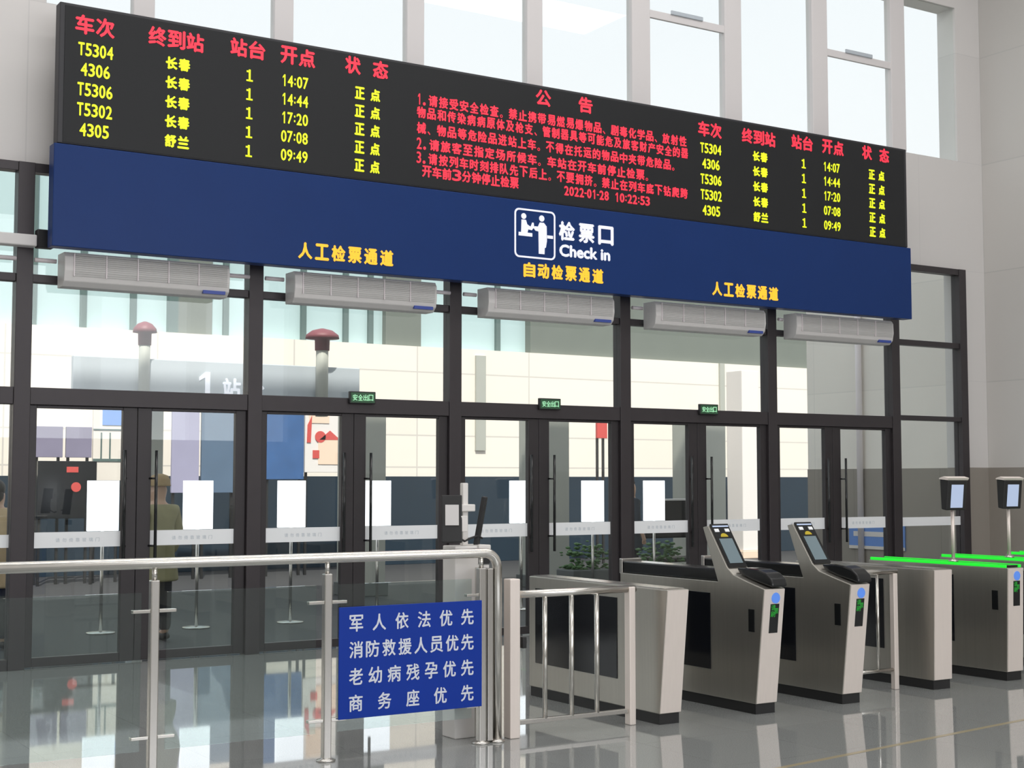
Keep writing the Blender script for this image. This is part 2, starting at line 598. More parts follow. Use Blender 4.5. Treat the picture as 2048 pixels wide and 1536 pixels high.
def make_leaf(x0, x1, handle_side, label, gx0, gx1):
    """one glazed leaf: frame (top-level), pane, pull handle, white safety strip with faint lettering"""
    DOOR[0] += 1
    f = MB()
    f.box(x0, gx0, -.032, .032, .012, 2.25, .004)
    f.box(gx1, x1, -.032, .032, .012, 2.25, .004)
    f.box(gx0, gx1, -.03, .03, .012, .09, .004)
    f.box(gx0, gx1, -.03, .03, 2.225, 2.25, .004)
    d = tag(f.build('door_%d' % DOOR[0], M['leaf_frame']), label, 'door', kind='structure')
    MB().box(gx0, gx1, -.006, .006, .09, 2.225).build('pane', M['pane_glass'], d)
    hx = gx1 + .005 if handle_side == 'r' else gx0 + .03
    h = MB().tube([(hx, -.085, .86), (hx, -.085, 1.87)], .014)
    for z in (1.02, 1.62):
        h.tube([(hx + (.03 if handle_side == 'r' else -.045), -.033, z), (hx, -.085, z)], .009)
    tag(h.build('pull_handle', M['black_gloss'], d), 'long black bar handle')
    s = MB().box(gx0 + .002, gx1 - .002, -.0095, -.0065, 1.02, 1.155).build('safety_strip', M['strip_white'], d)
    t = MB()
    c = (gx0 + gx1) / 2
    put_chars(t, '请勿倚靠玻璃门', c - .19, c + .19, 1.085, .035, .035, -.0096, .01, .001)
    t.build('lettering', M['strip_letter'], s)
    return d


for i in range(2, 7):
    a, b = MX[i] + .072, MX[i + 1] - .072
    c = (a + b) / 2 - .04
    make_leaf(a, c - .002, 'r', 'left leaf of the glazed double door in the %s' % BN[i], a + .065, c - .13)
    make_leaf(c + .002, b, 'l', 'right leaf of the glazed double door in the %s' % BN[i], c + .13, b - .10)

# ------------------------------------------------------------------ high windows
UM = [0.20, 1.02, 2.39, 3.83, 5.28, 6.71, 8.07, 9.47, 10.84]
for i, x in enumerate(UM[1:]):
    hw = .10 if i < 4 else .13
    trim(MB().box(x - hw, x + hw, -.02, .09, 5.8, 7.86, .01), M['upper_frame'], 'pale post between the high windows above the %s' % (
        ['first column heading', 'train list', 'status column', 'notice heading', 'notice text', 'right train list', 'right departure times', 'right end of the board'][i]))
edges = [.15] + UM[1:] + [11.95]
for i in range(9):
    a, b = edges[i] + (.10 if i else 0), edges[i + 1] - (.10 if i < 8 else 0)
    pn = MB().box(a, b, .03, .042, 5.8, 7.86)
    w = window(pn, M['pane_glass'], 'high window against the white sky, %s' % (
        ['at the left end of the board', 'above the first heading', 'above the platform column', 'above the notice', 'right of the notice heading',
         'with an opening sash above the right train list', 'between the two opening sashes', 'with an opening sash above the right end of the board', 'beside the right wall'][i]))
    if i in (5, 7):
        sb = MB().box(a, b, -0.01, .029, 6.84, 6.93, .006)
        sash = sb.build('sash_bar', M['upper_frame'], w)
        MB().box((a + b) / 2 - .25, (a + b) / 2 + .22, -.03, -.01, 6.92, 6.97, .008).build('latch', M['sign_grey'], sash)

# ------------------------------------------------------------------ departure board (LED) and check-in sign below it
BX0, BX1, BY = 0.15, 10.48, -0.45
board = thing('departure_board', (5.3, BY, 4.45), 'long black electronic departure board with red and yellow-green lettering', 'departure board')
MB().box(BX0, BX1, BY, BY + .13, 4.462, 5.685, .008).build('housing', M['board_housing'], board)
MB().box(BX0 + .045, BX1 - .045, BY - .006, BY, 4.475, 5.66).build('led_screen', M['led_screen'], board)
for x in (.6, 3.2, 5.3, 7.4, 10.0):
    MB().box(x - .04, x + .04, BY + .13, 0.0, 4.9, 4.98).build('bracket', M['black_matt'], board)
TY = BY - .0062
rows = [5.30, 5.125, 4.95, 4.775, 4.60]


def led(name, txt, xa, xb, z, w, h, material, bold, spread=True):
    t = MB()
    if spread:
        put_chars(t, txt, xa, xb, z, w, h, TY, bold)
    else:
        put_digits(t, txt, xa, xb, z - h / 2, z + h / 2, TY, bold)
    return t.build(name, material, board)


for off, side in ((0.0, 'left'), (6.88, 'right')):
    for t, xa, xb, zc in (('车次', .28, .62, 5.515), ('终到站', .92, 1.43, 5.52), ('站台', 1.68, 2.02, 5.545), ('开点', 2.17, 2.52, 5.55)):
        led('column_heading', t, xa + off, xb + off, zc, (xb - xa) / len(t) * .96, .17, M['red_led'], .07)
    led('column_heading', '状态', 2.83 + off, 3.29 + off, 5.56, .165, .17, M['red_led'], .07)
    for k, z in enumerate(rows):
        num = ['T5304', '4306', 'T5306', 'T5302', '4305'][k]
        w = .31 if len(num) == 5 else .26
        led('train_number', num, .46 - w / 2 + off, .46 + w / 2 + off, z, w, .115, M['yellow_led'], .10, False)
        led('destination', ['长春', '长春', '长春', '长春', '舒兰'][k], 1.08 + off, 1.305 + off, z, .108, .115, M['yellow_led'], .10)
        o1 = MB()
        for (a, b, c, d) in ((1.860, 1.878, -.055, .055), (1.840, 1.862, .028, .044), (1.838, 1.900, -.055, -.040)):
            o1.box(a + off, b + off, TY - .004, TY, z + c, z + d)
        o1.build('platform_number', M['yellow_led'], board)
        led('departure_time', ['14:07', '14:44', '17:20', '07:08', '09:49'][k], 2.18 + off, 2.455 + off, z + .008, .3, .11, M['yellow_led'], .09, False)
        led('status', '正点', 2.935 + off, 3.205 + off, z, .105, .12, M['yellow_led'], .09)
n_ = MB()
put_chars(n_, '公', 5.0, 5.2, 5.555, .19, .17, TY, .07)
put_chars(n_, '告', 5.54, 5.73, 5.555, .18, .17, TY, .07)
tag(n_.build('notice_heading', M['red_led'], board), 'red notice heading')
n_ = MB()
LN = ['1.请接受安全检查。 禁止携带易燃易爆物品、 剧毒化学品、 放射性', '物品和传染病病原体及枪支、 管制器具等可能危及旅客财产安全的器',
      '械、 物品等危险品进站上车。 不得在托运的物品中夹带危险品。', '2.请旅客至指定场所候车。 车站在开车前停止检票。',
      '3.请按列车时刻排队先下后上。 不要拥挤。 禁止在列车底下钻爬跨']
NR = [7.0, 7.02, 6.83, 6.47, 7.01]
NZ = [5.335, 5.205, 5.050, 4.895, 4.755]
for t, xr, z in zip(LN, NR, NZ):
    cells = []
    wsum = 0
    for ch in t:
        w = .55 if ch in '123.' else (.45 if ch in ' 。、' else 1.0)
        cells.append((ch, wsum, w))
        wsum += w
    u = (xr - 3.60) / wsum
    for ch, s, w in cells:
        if ch == ' ':
            continue
        xa = 3.60 + s * u
        if ch == '1':
            put_digits(n_, '1', xa + .008, xa + .06, z - .055, z + .055, TY, .0)
        elif ch in '。、.':
            put_text(n_, ch, xa + .01, xa + .04, z - .058, z - .025, TY, .0)
        else:
            put_text(n_, ch, xa + .008, xa + w * u - .008, z - .057, z + .057, TY, .07)
put_chars(n_, '开车前3分钟停止检票', 3.67, 4.79, 4.625, .105, .115, TY, .07)
tag(n_.build('notice_lettering', M['red_led'], board), 'red lines of notice text')
n_ = MB()
put_digits(n_, '2022-01-28', 5.35, 5.93, 4.565, 4.665, TY, .12)
put_digits(n_, '10:22:53', 6.0, 6.48, 4.565, 4.665, TY, .12)
tag(n_.build('clock_lettering', M['red_led'], board), 'red date and time')

sign = thing('check_in_sign', (5.3, BY - .02, 3.58), 'long dark blue check-in sign hung directly below the departure board', 'sign')
MB().box(.12, 10.51, BY - .02, BY + .13, 3.575, 4.455, .006).build('panel', M['sign_blue'], sign)
for x in (.6, 3.2, 5.3, 7.4, 10.0):
    MB().box(x - .04, x + .04, BY + .13, 0.0, 4.38, 4.44).build('bracket', M['black_matt'], sign)
SY = BY - .0205
# pictogram: rounded frame, seated clerk at a counter, standing passenger
pg = MB()


def rrect(cx, cz, w, h, r, n=6):
    pts = []
    for (sx, sz, a0) in ((1, 1, 0), (-1, 1, 90), (-1, -1, 180), (1, -1, 270)):
        for k in range(n + 1):
            a = math.radians(a0 + 90 * k / n)
            pts.append((cx + sx * (w / 2 - r) + r * math.cos(a), cz + sz * (h / 2 - r) + r * math.sin(a)))
    return pts


o_ = rrect(4.98, 4.118, .50, .505, .055)
i_ = rrect(4.98, 4.118, .464, .469, .040)
for k in range(len(o_)):
    k2 = (k + 1) % len(o_)
    pg.prism([o_[k], o_[k2], i_[k2], i_[k]], SY - .005, SY, 'Y')
pg.disc((4.842, SY - .005, 4.292), .030, .005)                     # clerk's head
pg.prism([(4.815, 4.255), (4.868, 4.255), (4.885, 4.21), (4.925, 4.19), (4.945, 4.235), (4.962, 4.235), (4.968, 4.19), (4.94, 4.155), (4.895, 4.16), (4.885, 4.115), (4.81, 4.115)], SY - .005, SY, 'Y')
pg.box(4.780, 4.945, SY - .005, SY, 4.088, 4.125)                  # counter, clerk's side
pg.disc((5.062, SY - .005, 4.288), .032, .005)                     # passenger's head
pg.prism([(5.038, 4.245), (5.088, 4.245), (5.122, 4.21), (5.125, 4.06), (5.112, 3.99), (5.098, 3.985), (5.095, 3.92), (5.025, 3.92), (5.022, 4.15), (4.985, 4.155), (4.962, 4.18), (4.975, 4.20), (5.015, 4.20)], SY - .005, SY, 'Y')
pg.box(5.13, 5.20, SY - .005, SY, 4.088, 4.120)                    # counter, right side
tag(pg.build('pictogram', M['white_letter'], sign), 'white framed pictogram of a clerk and a passenger at a counter')
t_ = MB()
put_chars(t_, '检票口', 5.275, 5.975, 4.185, .20, .205, SY, .08, .005)
tag(t_.build('title_lettering', M['white_letter'], sign), 'white large title characters')
t_ = MB()
put_text(t_, 'Check in', 5.28, 5.93, 3.915, 4.045, SY, .10, .005)
tag(t_.build('subtitle_lettering', M['white_letter'], sign), 'white words Check in')
for t, xa, xb, zc in (('人工检票通道', 2.36, 3.35, 3.73), ('自动检票通道', 4.84, 5.84, 3.745), ('人工检票通道', 7.33, 8.31, 3.73)):
    t_ = MB()
    put_chars(t_, t, xa, xb, zc, .142, .155, SY, .085, .005)
    t_.build('lane_lettering', M['amber_led'], sign)

# ------------------------------------------------------------------ air curtains, tubes and boxes under the board
AC = [(.27, 1.76, 'leftmost of the five, under the left end of the blue sign'), (2.40, 3.92, 'second from the left, below the first amber lane text'),
      (4.52, 6.10, 'middle one, below the check-in title'), (6.66, 8.26, 'fourth, below the right amber lane text'), (8.74, 10.35, 'rightmost, under the right end of the blue sign')]
for xa, xb, lb in AC:
    t = thing('air_curtain', ((xa + xb) / 2, -.11, 3.26), 'white louvred air curtain, ' + lb, 'air curtain', 'air curtains above the doors')
    prof = [(-.09, 3.56), (-.285, 3.56), (-.315, 3.52), (-.320, 3.40), (-.300, 3.31), (-.250, 3.265), (-.09, 3.265)]
    MB().prism(prof, xa, xb, 'X', .006).build('body', M['plastic_white'], t)
    L = xb - xa - .10
    for k in range(5):
        g = MB()
        a = xa + .09 + k * (L / 5)
        b = a + L / 5 - .016
        for s in range(11):
            z = 3.355 + s * .0175
            yf = -.3205 + (0.009 if z < 3.40 else 0) * (3.40 - z) / .045
            g.box(a, b, yf - .004, yf + .004, z, z + .0095)
        g.build('grille', M['grille_grey'], t)
        MB().box(a - .014, a - .004, -.328, -.316, 3.35, 3.545).build('rib', M['tube_white'], t)
    MB().box(xb - .25, xb - .04, -.312, -.280, 3.285, 3.315).build('label_plate', M['label_blue'], t)
gaps = [(-2.05, -.08, 'outside the left frame edge'), (.075, .26, 'left of the first air curtain'), (1.78, 2.04, 'right of the first air curtain'), (2.20, 2.385, 'left of the second air curtain'),
        (4.0, 4.2, 'right of the second air curtain'), (4.36, 4.51, 'left of the middle air curtain'), (6.51, 6.65, 'left of the fourth air curtain'), (8.665, 8.73, 'left of the last air curtain')]
for a, b, lb in gaps:
    t = tag(MB().tube([(a, -.085, 3.50), (b, -.085, 3.50)], .02, 10).build('conduit', M['tube_white']), 'thin pinkish white conduit, ' + lb, 'conduit', 'conduits along the glazed front')
tag(MB().box(-.55, .065, -.20, -.072, 3.60, 3.70, .01).build('junction_box', M['plastic_white']), 'pale grey junction box at the left frame edge', 'junction box')
tag(MB().box(.075, .22, -.16, -.062, 3.60, 3.76, .012).build('mounting_box', M['black_matt']), 'small dark box behind the left end of the blue sign', 'box')

# exit signs on the door heads
for k, (xa, xb, lb) in enumerate(((3.08, 3.36, 'leftmost of the three, above the second double door'), (5.28, 5.55, 'middle of the three, above the third double door'), (7.45, 7.72, 'rightmost of the three, above the fourth double door'))):
    t = thing('exit_sign', ((xa + xb) / 2, -.10, 2.36), 'small green exit sign, ' + lb, 'exit sign', 'exit signs above the doors')
    MB().box(xa, xb, -.10, -.062, 2.345, 2.465, .006).build('housing', M['black_matt'], t)
    MB().box(xa + .012, xb - .012, -.1035, -.0995, 2.357, 2.453).build('face', M['exit_green'], t)
    e = MB()
    put_chars(e, '安全出口', xa + .03, xb - .03, 2.405, .05, .06, -.1036, .03, .002)
    e.build('lettering', M['exit_letter'], t)

# ------------------------------------------------------------------ glass barrier with steel rail
RY = -5.06
bar = thing('glass_barrier', (0.2, RY, 0), 'stainless steel barrier with glass panels and a bent top rail', 'barrier')
pts = [(-3.6, RY, 1.155), (1.60, RY, 1.155)]
for k in range(1, 9):
    a = math.radians(90 * k / 8)
    pts.append((1.60 + .09 * math.sin(a), RY, 1.065 + .09 * math.cos(a)))
pts += [(1.69, RY, 0.004)]
MB().tube(pts, .030, 18).build('top_rail', M['steel_rail'], bar)
for px in (-2.52, -1.50, -.48, .54, 1.575):
    p = MB().box(px - .024, px + .024, RY - .024, RY + .024, .012, 1.065, .006)
    po = p.build('post', M['steel'], bar)
    MB().tube([(px, RY, 1.065), (px, RY, 1.13)], .014, 12).build('neck', M['steel_rail'], po)
    MB().lathe([(.055, .0), (.055, .008), (.03, .014), (.026, .02)], px, RY).build('base_flange', M['steel'], po)
    if px < 1.5:
        for z in (.90, .23):
            for s in (-1, 1):
                MB().box(min(px + s * .024, px + s * .12), max(px + s * .024, px + s * .12), RY - .018, RY + .018, z - .009, z + .009, .003).build('glass_clamp', M['steel_rail'], po)
    else:
        for z in (.90, .23):
            MB().box(px - .11, px - .024, RY - .018, RY + .018, z - .009, z + .009, .003).build('glass_clamp', M['steel_rail'], po)
for a, b in ((-3.5, -2.59), (-2.45, -1.57), (-1.43, -.55), (-.41, .47), (.61, 1.505)):
    MB().box(a, b, RY - .005, RY + .005, .16, 1.0).build('glass_panel', M['rail_glass'], bar)
MB().box(1.612, 1.652, RY - .02, RY + .14, .012, 1.06, .005).build('side_post', M['steel'], bar)
MB().lathe([(.05, .0), (.05, .008), (.034, .014), (.031, .02)], 1.69, RY).build('base_flange', M['steel'], bar)

ns = thing('notice_sign', (1.08, -5.085, .23), 'blue priority notice hung on the glass barrier', 'sign')
MB().box(.60, 1.56, -5.096, -5.087, .23, .87, .002).build('panel', M['notice_blue'], ns)
nl = [('军人依法优先', .775, .097), ('消防救援人员优先', .623, .097), ('老幼病残孕优先', .470, .097), ('商务座优先', .318, .097)]
for t, z, h in nl:
    q = MB()
    put_chars(q, t, .665, 1.50, z, .088, h, -5.0962, .04, .0015)
    tag(q.build('lettering', M['notice_letter'], ns), 'white line of characters')

# ------------------------------------------------------------------ check terminal behind the barrier
ko = thing('check_terminal', (1.65, -4.78, 0), 'white pedestal terminal with two black screens behind the barrier', 'terminal')
MB().prism([(1.485, 0.0), (1.735, 0.0), (1.735, 1.07), (1.655, 1.07), (1.655, 1.19), (1.485, 1.19)], -4.86, -4.70, 'Y', .006).build('pedestal', M['kiosk_white'], ko)
MB().box(1.645, 1.735, -4.88, -4.70, 1.135, 1.195, .006).build('shelf', M['kiosk_white'], ko)
MB().box(1.663, 1.735, -4.868, -4.70, 1.075, 1.13, .004).build('slot', M['black_matt'], ko)
MB().box(1.575, 1.615, -4.80, -4.76, 1.19, 1.585, .006).build('pole', M['kiosk_white'], ko)
MB().box(1.545, 1.65, -4.83, -4.75, 1.405, 1.45, .006).build('cross_arm', M['kiosk_white'], ko)


def slab_obj(name, w, h, t, loc, rx, rz, material, parent, bevel=.006):
    mb = MB().box(-w / 2, w / 2, -t / 2, t / 2, -h / 2, h / 2, bevel)
    mat4 = Matrix.Translation(Vector(loc)) @ Matrix.Rotation(rz, 4, 'Z') @ Matrix.Rotation(rx, 4, 'X')
    bmesh.ops.transform(mb.bm, matrix=mat4, verts=mb.bm.verts)
    return mb.build(name, material, parent)


s1 = slab_obj('screen', .13, .30, .03, (1.470, -4.84, 1.36), math.radians(-10), math.radians(-28), M['black_matt'], ko)
slab_obj('screen_glass', .085, .13, .004, (1.462, -4.858, 1.385), math.radians(-10), math.radians(-28), M['plastic_white'], s1, 0.001)
s2 = slab_obj('screen', .10, .31, .03, (1.705, -4.80, 1.345), math.radians(10), math.radians(52), M['black_matt'], ko)
slab_obj('card_reader', .05, .10, .04, (1.540, -4.86, 1.33), 0, 0, M['kiosk_white'], ko, .004)
MB().tube([(1.50, -4.83, 1.25), (1.56, -4.85, 1.22), (1.60, -4.84, 1.235), (1.66, -4.83, 1.25), (1.70, -4.83, 1.235)], .007, 8).build('cable', M['black_matt'], ko)

for o_ in [ko]:
    o_.location.x += .022

# ------------------------------------------------------------------ ticket gates


def gate_front(root, xa, xb, yt, yb, zt):
    """blue disc, small display with green figures"""
    cx = (xa + xb) / 2 + .012
    n = zt - .07

    def y_at(z):
        return yt + (yb - yt) * (zt - z) / (zt - .07)
    d = MB()
    d.disc((cx, y_at(n + .006) - .009, n + .006), .037, .012)
    tag(d.build('indicator_disc', M['blue_disc'], root), 'pale blue round indicator')
    z1, z0 = n - .035, n - .235
    p = MB().prism([(y_at(z0) - .005, z0), (y_at(z1) - .005, z1), (y_at(z1) + .01, z1), (y_at(z0) + .01, z0)], cx - .042, cx + .038, 'X')
    dp = p.build('display', M['black_gloss'], root)
    g = MB()
    pl = lambda a, dd, c: (a, y_at(c) - .0055 - dd, c)
    put_text(g, '请', cx - .036, cx + .004, z1 - .045, z1 - .005, 0, .02, .001, pl)
    put_text(g, '刷', cx - .036, cx + .004, z1 - .09, z1 - .05, 0, .02, .001, pl)
    put_text(g, '票', cx - .006, cx + .032, z1 - .07, z1 - .03, 0, .02, .001, pl)
    g.build('green_lettering', M['green_led_dim'], dp)


def gate_cabinet(root, xa, xb, yt, yb, yr, zt, panel, front=True, extra_slot=False, profile=None):
    """steel cabinet whose front face leans: yt at the top front, yb at the foot; yr is the rear end"""
    pr = profile or [(yb, .07), (yt, zt), (yr, zt), (yr, .07)]
    MB().prism(pr, xa, xb, 'X', .006).build('body', M['steel_shaded'], root)
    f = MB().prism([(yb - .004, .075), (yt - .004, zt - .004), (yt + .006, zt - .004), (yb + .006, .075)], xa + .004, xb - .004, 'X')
    tag(f.build('front_panel', M['steel_lit'], root), 'brushed steel front, brightness put into its colour')
    MB().box(xa + .008, xb - .008, yb + .012, yr - .012, 0.0, .07).build('plinth', M['black_matt'], root)
    if panel:
        for s in (0, 1):
            x = xa if s == 0 else xb
            MB().box(x - .005, x + .005, panel[0], panel[1], panel[2], panel[3], .002).build('side_panel', M['black_panel'], root)
    if extra_slot:
        MB().box(xa - .004, xa + .004, yt + .10, yt + .16, .56, .715, .002).build('side_sensor', M['black_gloss'], root)


# end cabinet at the left
g1 = thing('ticket_gate', (2.99, -4.4, 0), 'plain steel end cabinet beside the low lane fence, leftmost gate', 'ticket gate', 'ticket gates')
gate_cabinet(g1, 2.90, 3.08, -5.22, -5.13, -3.56, .885, (-4.67, -3.65, .25, .80))
MB().box(2.915, 3.065, -5.19, -3.59, .885, .892).build('top_cover', M['steel'], g1)


def scanner_gate(xa, label):
    xb = xa + .19
    t = thing('scanner_gate', (xa + .095, -4.4, 0), label, 'ticket gate', 'gates with tilted scanner')
    prof = [(-5.15, .07), (-5.245, .86), (-5.06, .905), (-4.93, .94), (-4.86, .99), (-4.66, 1.275), (-4.60, 1.265), (-4.76, .885), (-3.60, .885), (-3.60, .07)]
    gate_cabinet(t, xa, xb, -5.245, -5.15, -3.60, .86, (-4.68, -3.75, .26, .80), True, True, prof)
    # black top cover: rear deck and rounded hump at the front
    MB().prism([(-4.76, .886), (-4.735, .975), (-3.63, .975), (-3.63, .886)], xa + .006, xb - .006, 'X', .01).build('deck_cover', M['black_gloss'], t)
    MB().box(xa - .002, xb + .002, -3.628, -3.59, .88, .995, .006).build('rear_cap', M['steel'], t)
    hump = [(-4.90, .985), (-5.02, .99), (-5.12, .985), (-5.20, .965), (-5.255, .925), (-5.268, .885), (-5.262, .868), (-5.06, .908), (-4.93, .945)]
    MB().prism(hump, xa + .055, xb + .004, 'X', .012).build('palm_reader', M['black_gloss'], t)
    # tilted scanner face
    nx, nz = -(.285), .0
    d = Vector((0, .20, .285)).normalized()          # up along the face
    nrm = Vector((0, -.285, .20)).normalized()       # out of the face
    c0 = Vector((xa + .095, -4.858, .993))

    def face(a0, a1, h0, h1, th, lift=0.0):
        mb = MB()
        vs = []
        for dep in (lift, lift + th):
            for (a, h) in ((a0, h0), (a1, h0), (a1, h1), (a0, h1)):
                vs.append(mb.bm.verts.new(c0 + Vector((a, 0, 0)) + d * h + nrm * dep))
        for q in ((3, 2, 1, 0), (4, 5, 6, 7), (0, 1, 5, 4), (1, 2, 6, 5), (2, 3, 7, 6), (3, 0, 4, 7)):
            mb.bm.faces.new([vs[k] for k in q])
        return mb
    sc = face(-.080, .085, -.01, .352, .012).build('scanner', M['black_gloss'], t)
    face(-.060, .060, .02, .225, .003, .0122).build('screen', M['screen_grey'], sc)
    fr = face(-.070, .075, .325, .335, .004, .0122)
    fr.build('top_light', M['screen_pale'], sc)
    for s in (-1, 1):
        face(s * .048 - .020, s * .048 + .020, .282, .308, .004, .0122).build('lamp', M['strip_white'], sc)
    mb = MB()
    pts = [c0 + Vector((.034 * math.cos(k * math.pi / 10), 0, 0)) + d * (.240 + .030 * math.sin(k * math.pi / 10)) for k in range(11)]
    va = [mb.bm.verts.new(p + nrm * .0122) for p in pts]
    vb = [mb.bm.verts.new(p + nrm * .015) for p in pts]
    mb.bm.faces.new(vb)
    for k in range(11):
        mb.bm.faces.new((va[k], va[(k + 1) % 11], vb[(k + 1) % 11], vb[k]))
    mb.build('badge', M['yellow_badge'], sc)
    gate_front(t, xa, xb, -5.245, -5.15, .86)
    return t


sg = scanner_gate(3.72, 'ticket gate with a tilted black scanner, next to the plain end cabinet')
copy_thing(sg, (.83, .01, 0), 'ticket gate with a tilted black scanner, beside the second lane fence')

# second group: plain end cabinet, then gates with face terminals and green light strips
g4 = thing('ticket_gate', (5.755, -4.2, 0), 'plain steel end cabinet right of the second lane fence', 'ticket gate', 'ticket gates')
gate_cabinet(g4, 5.66, 5.86, -5.02, -5.0, -3.5, .915, (-4.50, -3.6, .27, .82))
MB().box(5.675, 5.845, -4.99, -3.52, .915, .922).build('top_cover', M['steel'], g4)


def strip_gate(xa, label, front=True):
    xb = xa + .19
    t = thing('light_strip_gate', (xa + .095, -4.2, 0), label, 'ticket gate', 'gates with green light strips')
    gate_cabinet(t, xa, xb, -5.0, -4.975, -3.5, .90, (-4.45, -3.6, .27, .82), True, True)
    MB().box(xa + .012, xb - .012, -4.96, -3.52, .90, .918, .004).build('top_cover', M['black_gloss'], t)
    for s in (xa, xb - .016):
        MB().box(s, s + .016, -4.98, -3.52, .900, .924, .003).build('light_strip', M['green_led'], t)
    gate_front(t, xa, xb, -5.0, -4.975, .90)
    return t


def face_terminal(x, y, label):
    t = thing('face_terminal', (x, y, .918), label, 'face scanner', 'face scanners on poles')
    MB().lathe([(.04, .9185), (.04, .93), (.016, .945)], x, y, 16).build('base', M['steel'], t)
    MB().tube([(x, y, .93), (x, y, 1.37)], .015, 12).build('pole', M['steel_lit'], t)
    h = MB().prism([(y - .035, 1.35), (y - .06, 1.60), (y - .02, 1.625), (y + .03, 1.61), (y + .02, 1.36)], x - .115, x + .125, 'X', .008).build('head', M['black_matt'], t)
    MB().prism([(y - .060, 1.602), (y - .072, 1.622), (y - .02, 1.636), (y + .03, 1.622), (y + .03, 1.612)], x - .125, x + .135, 'X', .003).build('hood', M['steel_lit'], h)
    s = MB()
    s.prism([(y - .0395, 1.372), (y - .0585, 1.565), (y - .0555, 1.566), (y - .0365, 1.373)], x - .068, x + .080, 'X')
    s.build('screen', M['screen_pale'], h)
    return t


g5 = strip_gate(6.54, 'ticket gate with green light strips, nearest the second end cabinet')
copy_thing(g5, (.92, 0, 0), 'ticket gate with green light strips carrying the right face scanner')
copy_thing(g5, (1.84, 0, 0), 'ticket gate with green light strips, last one at the right edge')
f1 = face_terminal(6.625, -4.38, 'black face scanner on a thin pole, in front of the end mullion')
copy_thing(f1, (.925, .17, 0), 'black face scanner on a thin pole, in front of the stone dado')

# ------------------------------------------------------------------ lane fences
fe = thing('lane_fence', (2.3, -5.0, 0), 'low steel lane fence between the barrier end and the first gate', 'fence', 'lane fences')
MB().box(1.80, 1.875, -5.04, -4.96, 0.0, .985, .006).build('post', M['steel_lit'], fe)
MB().box(2.735, 2.785, -5.03, -4.97, 0.0, .90, .006).build('post', M['steel_lit'], fe)
MB().tube([(1.875, -5.0, .885), (2.80, -5.0, .885)], .024, 14).build('top_rail', M['steel_rail'], fe)
MB().box(1.875, 2.735, -5.014, -4.986, .075, .105, .004).build('bottom_rail', M['steel'], fe)
for x in (2.085, 2.29, 2.49):
    MB().tube([(x, -5.0, .10), (x, -5.0, .87)], .016, 12).build('bar', M['steel_rail'], fe)
MB().box(1.90, 1.93, -5.03, -4.97, .55, .62, .004).build('lock', M['black_matt'], fe)
fe2 = thing('lane_fence', (5.2, -4.8, 0), 'low steel lane fence between the second scanner gate and the next cabinet', 'fence', 'lane fences')
MB().box(5.43, 5.475, -4.822, -4.778, 0.0, .885, .005).build('post', M['steel_lit'], fe2)
MB().box(4.86, 4.905, -4.822, -4.778, 0.0, .885, .005).build('post', M['steel_lit'], fe2)
MB().tube([(4.85, -4.8, .90), (5.48, -4.8, .90)], .022, 12).build('top_rail', M['steel_rail'], fe2)
MB().tube([(4.90, -4.8, .15), (5.44, -4.8, .15)], .014, 12).build('bottom_rail', M['steel_rail'], fe2)
for x in (5.08, 5.275):
    MB().tube([(x, -4.8, .15), (x, -4.8, .89)], .012, 12).build('bar', M['steel_rail'], fe2)

# yellow guide line set into the floor
ln = MB()
ln.prism([(1.6, -6.75), (12.0, -5.36), (12.0, -5.32), (1.6, -6.71)], .0002, .0012, 'Z')
trim(ln, M['floor_line'], 'faint ochre guide line across the granite floor')

# ------------------------------------------------------------------ outside: platform, wing wall, building opposite
tag(MB().box(-20, 40, .3, 30, -.2, -.004).build('ground', M['asphalt']), 'grey paved platform beyond the glazed front', 'ground', kind='structure')
brick_mat('wall_panel_lightened', (0.92, 0.87, 0.80), (0.82, 0.78, 0.72), 1.6, 1.45, 0.008, axis='YZ')  # panels lightened in colour to make up for shade on this wall
tag(MB().box(XR, XR + .35, .3, 3.35, -.004, 6.0).build('wall_outer', M['wall_panel_lightened']), 'pale outer wing wall, colour lightened against shade, seen through the narrow right bay', 'wall', kind='structure')
trim(MB().box(XR - .014, XR, .31, 3.35, -.004, 1.77), M['dado_side'], 'stone dado of the outer wing wall')
dp = MB()
dp.tube([(XR - .06, 2.23, 0), (XR - .06, 2.23, 5.6)], .045, 14)
tag(dp.build('downpipe', M['tube_white']), 'white downpipe on the wing wall behind the last double door', 'pipe')
wp = thing('wall_poster', (XR - .02, 1.95, .65), 'blue and white poster low on the outer wing wall', 'poster')
MB().box(XR - .035, XR - .015, 1.43, 2.49, .62, 1.0, .002).build('sheet', M['poster_sky'], wp)
MB().box(XR - .038, XR - .034, 1.50, 2.40, .80, .87).build('white_band', M['poster_white'], wp)
MB().box(XR - .038, XR - .034, 1.43, 2.49, .62, .665).build('pale_edge', M['poster_cream'], wp)

bld = thing('platform_building', (8, 12, 0), 'cream building across the platform with a glazed cyan upper storey', 'building')
MB().box(-8, 34, 12.0, 15.0, 1.68, 4.22).build('cream_wall', M['cream_wall'], bld)
MB().box(-8, 34, 11.9, 15.0, 0.0, 1.68).build('dark_base', M['base_teal'], bld)
MB().box(-8, 13.1, 12.3, 15.0, 4.22, 7.7).build('upper_glazing', M['upper_cyan'], bld)
MB().box(13.1, 34, 12.1, 15.0, 4.22, 7.7).build('upper_wing', M['dark_green_grey'], bld)
MB().box(-8, 34, 11.9, 15.2, 7.7, 7.9).build('roof', M['dark_green_grey'], bld)
for x in (-3.0, -1.6, -.3, .9, 2.1, 3.1, 3.95, 4.83, 6.55, 8.09, 8.97, 9.5, 11.3, 12.4):
    MB().box(x - .05, x + .05, 12.22, 12.3, 4.22, 7.7).build('glazing_bar', M['bar_green'], bld)
